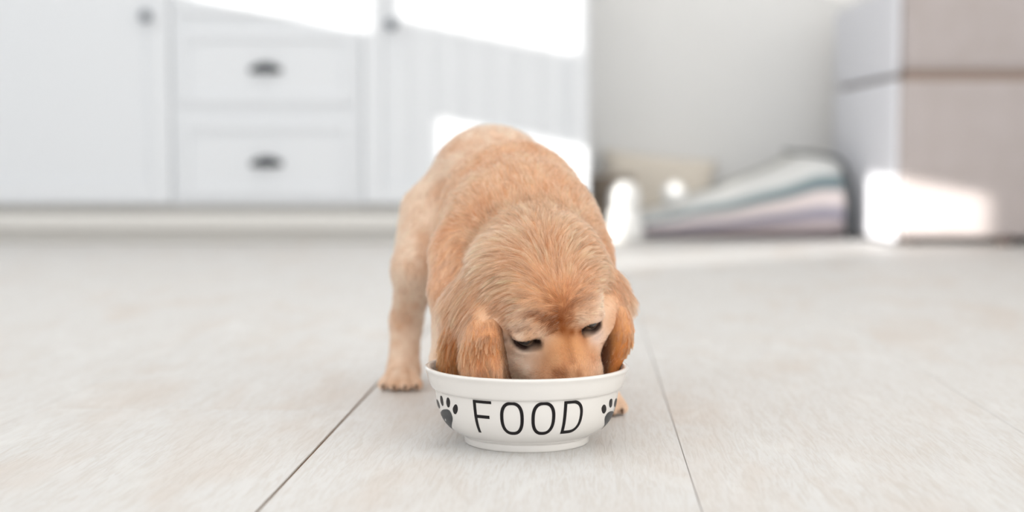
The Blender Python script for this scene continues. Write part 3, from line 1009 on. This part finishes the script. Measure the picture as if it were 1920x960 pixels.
# coat markings: (centre, radius, colour, strength)
def hmark(r, f, u, rad, col, s): return (np.array(hd(r, f, u)), rad, np.array(col), s)
def skin_at(px, py):
    """the point of the head's surface that the photo shows at a pixel"""
    a, b = np.array(at(px, py, 0.9)), np.array(at(px, py, 1.35))
    T_ = a + (b - a) * np.linspace(0, 1, 900)[:, None]
    d = grid_sample(F, lo, hh_, T_)
    inside = np.all((T_ > lo) & (T_ < lo + hh_ * (np.array(F.shape) - 1)), axis=1) & (d < 0)
    return T_[np.argmax(inside)]
def pm(px, py, rpx, col, st): return (skin_at(px, py), rpx * 0.000415, np.array(col), st)
C_PINK = srgb(248, 220, 206)[:3]
C_CREAM = srgb(255, 226, 204)[:3]
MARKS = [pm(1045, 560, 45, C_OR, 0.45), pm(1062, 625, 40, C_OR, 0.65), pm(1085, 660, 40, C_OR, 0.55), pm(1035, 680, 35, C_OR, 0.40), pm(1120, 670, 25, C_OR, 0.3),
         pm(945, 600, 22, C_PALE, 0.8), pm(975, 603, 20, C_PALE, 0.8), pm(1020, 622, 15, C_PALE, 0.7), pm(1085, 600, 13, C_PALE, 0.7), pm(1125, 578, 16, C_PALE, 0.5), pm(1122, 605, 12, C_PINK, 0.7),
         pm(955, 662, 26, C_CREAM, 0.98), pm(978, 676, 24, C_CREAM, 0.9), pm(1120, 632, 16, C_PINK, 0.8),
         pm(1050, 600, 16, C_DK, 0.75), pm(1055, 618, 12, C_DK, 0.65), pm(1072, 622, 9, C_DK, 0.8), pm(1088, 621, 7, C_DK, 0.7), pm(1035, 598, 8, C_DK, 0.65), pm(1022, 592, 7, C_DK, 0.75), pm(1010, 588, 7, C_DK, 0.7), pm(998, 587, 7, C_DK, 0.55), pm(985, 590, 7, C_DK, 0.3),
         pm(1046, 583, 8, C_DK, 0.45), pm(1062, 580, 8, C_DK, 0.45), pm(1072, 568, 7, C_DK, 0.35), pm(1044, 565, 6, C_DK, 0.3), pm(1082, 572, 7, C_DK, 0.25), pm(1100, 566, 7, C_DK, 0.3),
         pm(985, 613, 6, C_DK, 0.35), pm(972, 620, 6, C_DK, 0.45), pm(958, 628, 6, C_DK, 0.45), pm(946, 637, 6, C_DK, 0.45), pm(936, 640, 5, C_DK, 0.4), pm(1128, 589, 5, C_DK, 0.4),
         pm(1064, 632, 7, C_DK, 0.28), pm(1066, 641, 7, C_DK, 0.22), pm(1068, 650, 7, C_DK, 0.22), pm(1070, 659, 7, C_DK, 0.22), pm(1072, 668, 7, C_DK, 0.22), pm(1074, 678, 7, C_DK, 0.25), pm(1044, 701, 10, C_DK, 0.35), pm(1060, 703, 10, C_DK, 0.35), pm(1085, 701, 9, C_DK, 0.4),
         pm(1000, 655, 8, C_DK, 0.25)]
C_LID = np.array(srgb(60, 42, 36)[:3])
def coat_color(P, prs, soft=0.006):
    W = 0; Cc = 0
    for p_ in prs:
        if p_['sub']: continue
        wgt = np.exp(-np.clip(sdf(p_, P.astype(np.float32)), -0.01, 0.2) / soft)
        W = W + wgt; Cc = Cc + wgt[:, None] * p_['col']
    c = Cc / W[:, None]
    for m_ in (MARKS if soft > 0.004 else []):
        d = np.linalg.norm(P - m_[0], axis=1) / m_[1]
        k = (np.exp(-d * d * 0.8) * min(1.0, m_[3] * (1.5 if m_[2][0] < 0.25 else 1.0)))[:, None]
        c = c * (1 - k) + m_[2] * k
    n1 = vnoise(P, 55.0, 11)[:, :1]
    n2 = vnoise(P * np.array([1.0, 0.45, 0.7]), 170.0, 12)[:, :1]
    am = np.clip(0.22 * n1 + 0.22 * n2 + 0.02, -0.1, 0.4)      # uneven amber locks
    c = c * (1 - am * np.array([[0.55, 1.0, 1.35]]))
    return c
def eye_dist(P):
    """distance from the almond eye openings, in eye units: <1 inside"""
    out = np.full(len(P), 99.0)
    for sg in (-1, 1):
        e_ = EYE[sg]
        q = (P - np.array(hd(*e_))) @ HA.T.astype(float)
        out = np.minimum(out, np.sqrt((q[:, 0] / 0.0094) ** 2 + (q[:, 1] / 0.013) ** 2 + ((q[:, 2] + 0.0003) / 0.0056) ** 2))
    return out
def set_coat(me, v, prs):
    c = coat_color(v, prs, 0.006 if len(prs) > 40 and prs is body_prims else 0.002)
    ed = eye_dist(v)
    k = np.clip((1.5 - ed) / 0.4, 0, 1)[:, None]
    c = c * (1 - k) + C_LID * k
    at_ = me.attributes.new('coat', 'FLOAT_COLOR', 'POINT')
    at_.data.foreach_set('color', np.concatenate([c * 0.85, np.ones((len(c), 1))], 1).astype(np.float32).ravel())
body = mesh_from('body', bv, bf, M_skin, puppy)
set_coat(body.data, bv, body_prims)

# ears: soft hanging flaps, each an implicit surface of its own
def ear(chains, k):
    prs = []
    for pts in chains:
        cen = [np.array(at(*p[:3])) for p in pts]
        cc = catmull(cen, 6)
        uu = np.linspace(0, len(pts) - 1, len(cc))
        rad_ = np.interp(uu, range(len(pts)), [p[3] for p in pts])
        len_ = np.interp(uu, range(len(pts)), [p[5] for p in pts])
        cl_ = [np.interp(uu, range(len(pts)), [p[4][q] for p in pts]) for q in range(3)]
        for m_ in range(len(cc) - 1):
            prims.clear()
            cap(cc[m_], cc[m_ + 1], rad_[m_], rad_[m_ + 1], k, col=(cl_[0][m_], cl_[1][m_], cl_[2][m_]), ln=len_[m_])
            prs.append(prims[0])
    Fe, le, he = build_field(prs, 0.0018)
    v, f = surface_nets(Fe, le, he)
    o = mesh_from('ear', v, f, M_skin, puppy)
    set_coat(o.data, v, prs)
    return o, prs, Fe, le, he, v, f
#EARS_BEGIN
C_GAP_SHADE = srgb(58, 30, 16)[:3]  # near-black locks that paint in the shade between ear and cheek
C_AMB = srgb(188, 116, 58)[:3]
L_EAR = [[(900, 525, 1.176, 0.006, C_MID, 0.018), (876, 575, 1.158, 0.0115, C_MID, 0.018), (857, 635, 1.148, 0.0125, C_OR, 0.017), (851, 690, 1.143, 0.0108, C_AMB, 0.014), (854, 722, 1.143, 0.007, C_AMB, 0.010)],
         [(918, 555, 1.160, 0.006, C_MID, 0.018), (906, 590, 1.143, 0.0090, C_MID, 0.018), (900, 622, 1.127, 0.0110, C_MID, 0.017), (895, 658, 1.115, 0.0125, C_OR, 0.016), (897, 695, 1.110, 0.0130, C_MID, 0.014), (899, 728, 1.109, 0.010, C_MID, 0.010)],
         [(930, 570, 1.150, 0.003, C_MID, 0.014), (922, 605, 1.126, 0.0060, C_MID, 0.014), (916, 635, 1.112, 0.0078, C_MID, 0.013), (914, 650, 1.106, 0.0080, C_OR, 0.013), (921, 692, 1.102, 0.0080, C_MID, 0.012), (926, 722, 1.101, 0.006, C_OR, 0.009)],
         [(930, 585, 1.135, 0.0045, C_GAP_SHADE, 0.005), (932, 630, 1.118, 0.0045, C_GAP_SHADE, 0.005), (940, 675, 1.110, 0.0045, C_GAP_SHADE, 0.005), (950, 722, 1.108, 0.004, C_GAP_SHADE, 0.004)]]
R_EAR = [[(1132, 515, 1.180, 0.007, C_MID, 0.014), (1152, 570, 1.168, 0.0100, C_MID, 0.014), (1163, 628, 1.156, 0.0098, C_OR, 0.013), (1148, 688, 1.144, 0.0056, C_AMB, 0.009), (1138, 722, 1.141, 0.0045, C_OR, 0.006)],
         [(1141, 560, 1.166, 0.0030, C_GAP_SHADE, 0.004), (1144, 600, 1.158, 0.0034, C_GAP_SHADE, 0.004), (1142, 640, 1.148, 0.0038, C_GAP_SHADE, 0.004), (1133, 680, 1.139, 0.0040, C_GAP_SHADE, 0.004), (1127, 718, 1.135, 0.0035, C_GAP_SHADE, 0.004)]]
#EARS_END
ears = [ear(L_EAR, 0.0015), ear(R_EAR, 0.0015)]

# eyes
M_eye = mat('dark_eye', srgb(22, 16, 14), 0.08, 0.6, coat=1.0)
for sg in (-1, 1):
    e_ = EYE[sg]
    bm = bmesh.new()
    bmesh.ops.create_uvsphere(bm, u_segments=40, v_segments=24, radius=0.0092)
    p = hd(e_[0] * 0.975, e_[1] - 0.0030, e_[2])
    tag(obj('eye', bm, M_eye, puppy, smooth=True, loc=tuple(p)), 'dark half-closed eye')
# claws
M_claw = mat('brown_claw', srgb(96, 66, 48), 0.4, 0.4)
for (x, y, r) in TOES:
    obj('claw', tube([(x, y - r * 0.55, 0.0068), (x, y - r - 0.0018, 0.0052), (x, y - r - 0.0042, 0.0022)], [0.0017, 0.0013, 0.0004], 8), M_claw, puppy, smooth=True)
# nose leather down in the bowl
M_nose = mat('brown_nose', srgb(92, 60, 50), 0.4, 0.5, bump=(900, 0.6, 0.0006))
bm = bmesh.new()
bmesh.ops.create_uvsphere(bm, u_segments=32, v_segments=20, radius=1.0)
for v in bm.verts:
    x, y, z = v.co
    q = hd(x * 0.0100 * (1 + 0.25 * z), 0.0925 + y * 0.0065, -0.013 + z * 0.0070)
    for sg in (-1, 1):      # nostrils
        dd = math.hypot(x - sg * 0.45, z + 0.05)
        if y > 0 and dd < 0.3: q -= AX_F * 0.003 * (1 - dd / 0.3)
    v.co = q
obj('nose', bm, M_nose, puppy, smooth=True)

def fur(name, parent, v, f, Fi, li, hi_, prs, count, ears_=False, pts_n=6, lscale=1.0):
    tri = np.concatenate([f[:, [0, 1, 2]], f[:, [0, 2, 3]]])
    A, B, Cc = v[tri[:, 0]], v[tri[:, 1]], v[tri[:, 2]]
    ar = np.linalg.norm(np.cross(B - A, Cc - A), axis=1) / 2
    cen = (A + B + Cc) / 3
    dens = np.ones(len(ar))
    if not ears_:
        head = np.linalg.norm(cen - np.array(S), axis=1) < 0.085
        dens[head] = 2.6
        dens[cen[:, 2] < 0.05] *= 1.5
        dens[np.linalg.norm(cen - np.array(hd(0, 0.06, -0.015)), axis=1) < 0.04] *= 1.6
    dens *= ar
    ti = rng.choice(len(tri), count, p=dens / dens.sum())
    r1, r2 = rng.random(count), rng.random(count)
    s1 = np.sqrt(r1)
    P = (1 - s1)[:, None] * A[ti] + (s1 * (1 - r2))[:, None] * B[ti] + (s1 * r2)[:, None] * Cc[ti]
    # keep hairs out of the eye openings, off the nose and off the soles
    keep = (eye_dist(P) > 1.2) & (P[:, 2] > 0.004) & (np.linalg.norm(P - np.array(hd(0, 0.0925, -0.013)), axis=1) > 0.0075)
    # nor where an ear or the body covers the root
    for (oth, lo2, h2) in ([(e[2], e[3], e[4]) for e in ears] if not ears_ else [(F, lo, hh_)]):
        inb = np.all((P > lo2 + h2) & (P < lo2 + h2 * (np.array(oth.shape) - 2)), axis=1)
        q = np.where(inb, grid_sample(oth, lo2, h2, np.where(inb[:, None], P, lo2 + 2 * h2)), 1.0)
        keep &= q > -0.001
    P = P[keep]; N = len(P)
    n = grid_normal(Fi, li, hi_, P)
    W = 0; Fl = 0; Ln = 0
    for p_ in prs:
        if p_['sub']: continue
        wgt = np.exp(-np.clip(sdf(p_, P.astype(np.float32)), -0.01, 0.2) / 0.008)
        W = W + wgt; Fl = Fl + wgt[:, None] * p_['flow']; Ln = Ln + wgt * p_['ln']
    Fl = Fl / W[:, None]; Ln = Ln / W * lscale
    ed = eye_dist(P)
    Ln = Ln * np.clip(0.25 + 0.30 * (ed - 1.2), 0.25, 1.0)
    hd_ = np.clip((0.080 - np.linalg.norm(P - np.array(S), axis=1)) / 0.02, 0, 1)[:, None]      # 1 on the head, 0 on the trunk
    Fl = Fl + (0.12 if ears_ else (0.42 - 0.30 * hd_)) * vnoise(P, 38.0, 3) + (0.08 if ears_ else (0.26 - 0.10 * hd_)) * vnoise(P, 95.0, 4)
    if not ears_:
        trunk = (P[:, 2] > 0.08)
        Fl[:, 2] -= 0.55 * trunk * np.clip(1 - n[:, 2], 0, 1) * 0.8
    T = Fl - n * (Fl * n).sum(1)[:, None]
    T /= np.linalg.norm(T, axis=1)[:, None] + 1e-9
    Ln = Ln * rng.uniform(0.65, 1.15, N)
    lift = np.radians(np.clip(rng.normal(0, 5, N) + ((21 - 9 * hd_[:, 0]) if not ears_ else 8), 4, 50))[:, None]
    lift[rng.random(N) < 0.02] += math.radians(20)
    d0 = T * np.cos(lift) + n * np.sin(lift)
    X = np.zeros((N, pts_n, 3))
    X[:, 0] = P - n * 0.0006
    wob = rng.uniform(0, 6.28, N)
    side = np.cross(n, T)
    for i in range(1, pts_n):
        u = i / (pts_n - 1)
        # the hair bends back along the skin; the outer half droops a little
        d = d0 * (1 - 0.55 * u) + T * 0.6 * u
        d[:, 2] -= 0.25 * u
        amp = 0.10 if not ears_ else 0.22
        wv = vnoise(P, 60.0, 8)[:, 0] * 5
        d = d + side * (amp * np.cos(u * 4.2 + wv))[:, None]
        d /= np.linalg.norm(d, axis=1)[:, None]
        X[:, i] = X[:, i - 1] + d * (Ln / (pts_n - 1))[:, None]
    # clumps: tips lean towards the nearest clump's own hair
    nc = max(60, int(N / (24 if not ears_ else 60)))
    ci = rng.choice(N, nc, replace=False)
    kd = KDTree(nc)
    for a, j in enumerate(ci): kd.insert(P[j], a)
    kd.balance()
    near = np.fromiter((kd.find(p_)[1] for p_ in P), int, N)
    lead = X[ci[near]]
    shape = (np.arange(pts_n) / (pts_n - 1)) ** 1.3
    amt = ((rng.uniform(0.35, 0.8, N) + (0.12 if ears_ else 0.0)) * np.clip(Ln / 0.009, 0.2, 1))[:, None, None] * shape[None, :, None]
    X = X * (1 - amt) + lead * amt
    X += rng.normal(0, 0.00018, X.shape) * shape[None, :, None]
    X[:, :, 2] = np.maximum(X[:, :, 2], 0.0008)
    # hair inside the bowl stays off its wall
    rx = X[:, :, 0] - BC.x; ry = X[:, :, 1] - BC.y
    rr = np.sqrt(rx * rx + ry * ry)
    low = (X[:, :, 2] < HR + 0.003) & (rr < RO + 0.004) & (rr > 0.072) & (X[:, :1, 1] < 1.20)
    f_ = np.where(low, 0.0725 / rr, 1.0)
    X[:, :, 0] = BC.x + rx * f_; X[:, :, 1] = BC.y + ry * f_
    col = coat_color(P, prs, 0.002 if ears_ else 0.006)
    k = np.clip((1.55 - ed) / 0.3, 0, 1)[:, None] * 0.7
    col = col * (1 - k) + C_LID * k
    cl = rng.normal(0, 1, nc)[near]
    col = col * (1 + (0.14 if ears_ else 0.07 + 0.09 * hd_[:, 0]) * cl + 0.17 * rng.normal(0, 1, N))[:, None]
    pale = rng.random(N) < 0.10
    col[pale] = col[pale] * 0.5 + 0.5 * np.array(C_PALE)
    col = np.clip(col, 0.01, 0.95)
    hc = bpy.data.hair_curves.new(name)
    hc.add_curves([pts_n] * N)
    hc.attributes['position'].data.foreach_set('vector', X.astype(np.float32).ravel())
    ra = hc.attributes.get('radius') or hc.attributes.new('radius', 'FLOAT', 'POINT')
    rad = np.tile(0.00009 * (1 - 0.8 * (np.arange(pts_n) / (pts_n - 1)) ** 1.5), (N, 1))
    ra.data.foreach_set('value', rad.astype(np.float32).ravel())
    shade = 0.66 + 0.36 * (np.arange(pts_n) / (pts_n - 1)) ** 0.8      # each hair gets darker and richer towards the root
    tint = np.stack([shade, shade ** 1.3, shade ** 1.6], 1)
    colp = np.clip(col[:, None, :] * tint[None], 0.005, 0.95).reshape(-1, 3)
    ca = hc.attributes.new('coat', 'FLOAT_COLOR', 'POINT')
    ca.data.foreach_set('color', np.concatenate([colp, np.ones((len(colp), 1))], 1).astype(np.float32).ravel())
    hc.materials.append(M_fur)
    o = bpy.data.objects.new(name, hc)
    link(o, parent)
    o['kind'] = 'stuff'
    return o
if FUR:
    fur('fur', body, bv, bf, F, lo, hh_, body_prims, 430000)
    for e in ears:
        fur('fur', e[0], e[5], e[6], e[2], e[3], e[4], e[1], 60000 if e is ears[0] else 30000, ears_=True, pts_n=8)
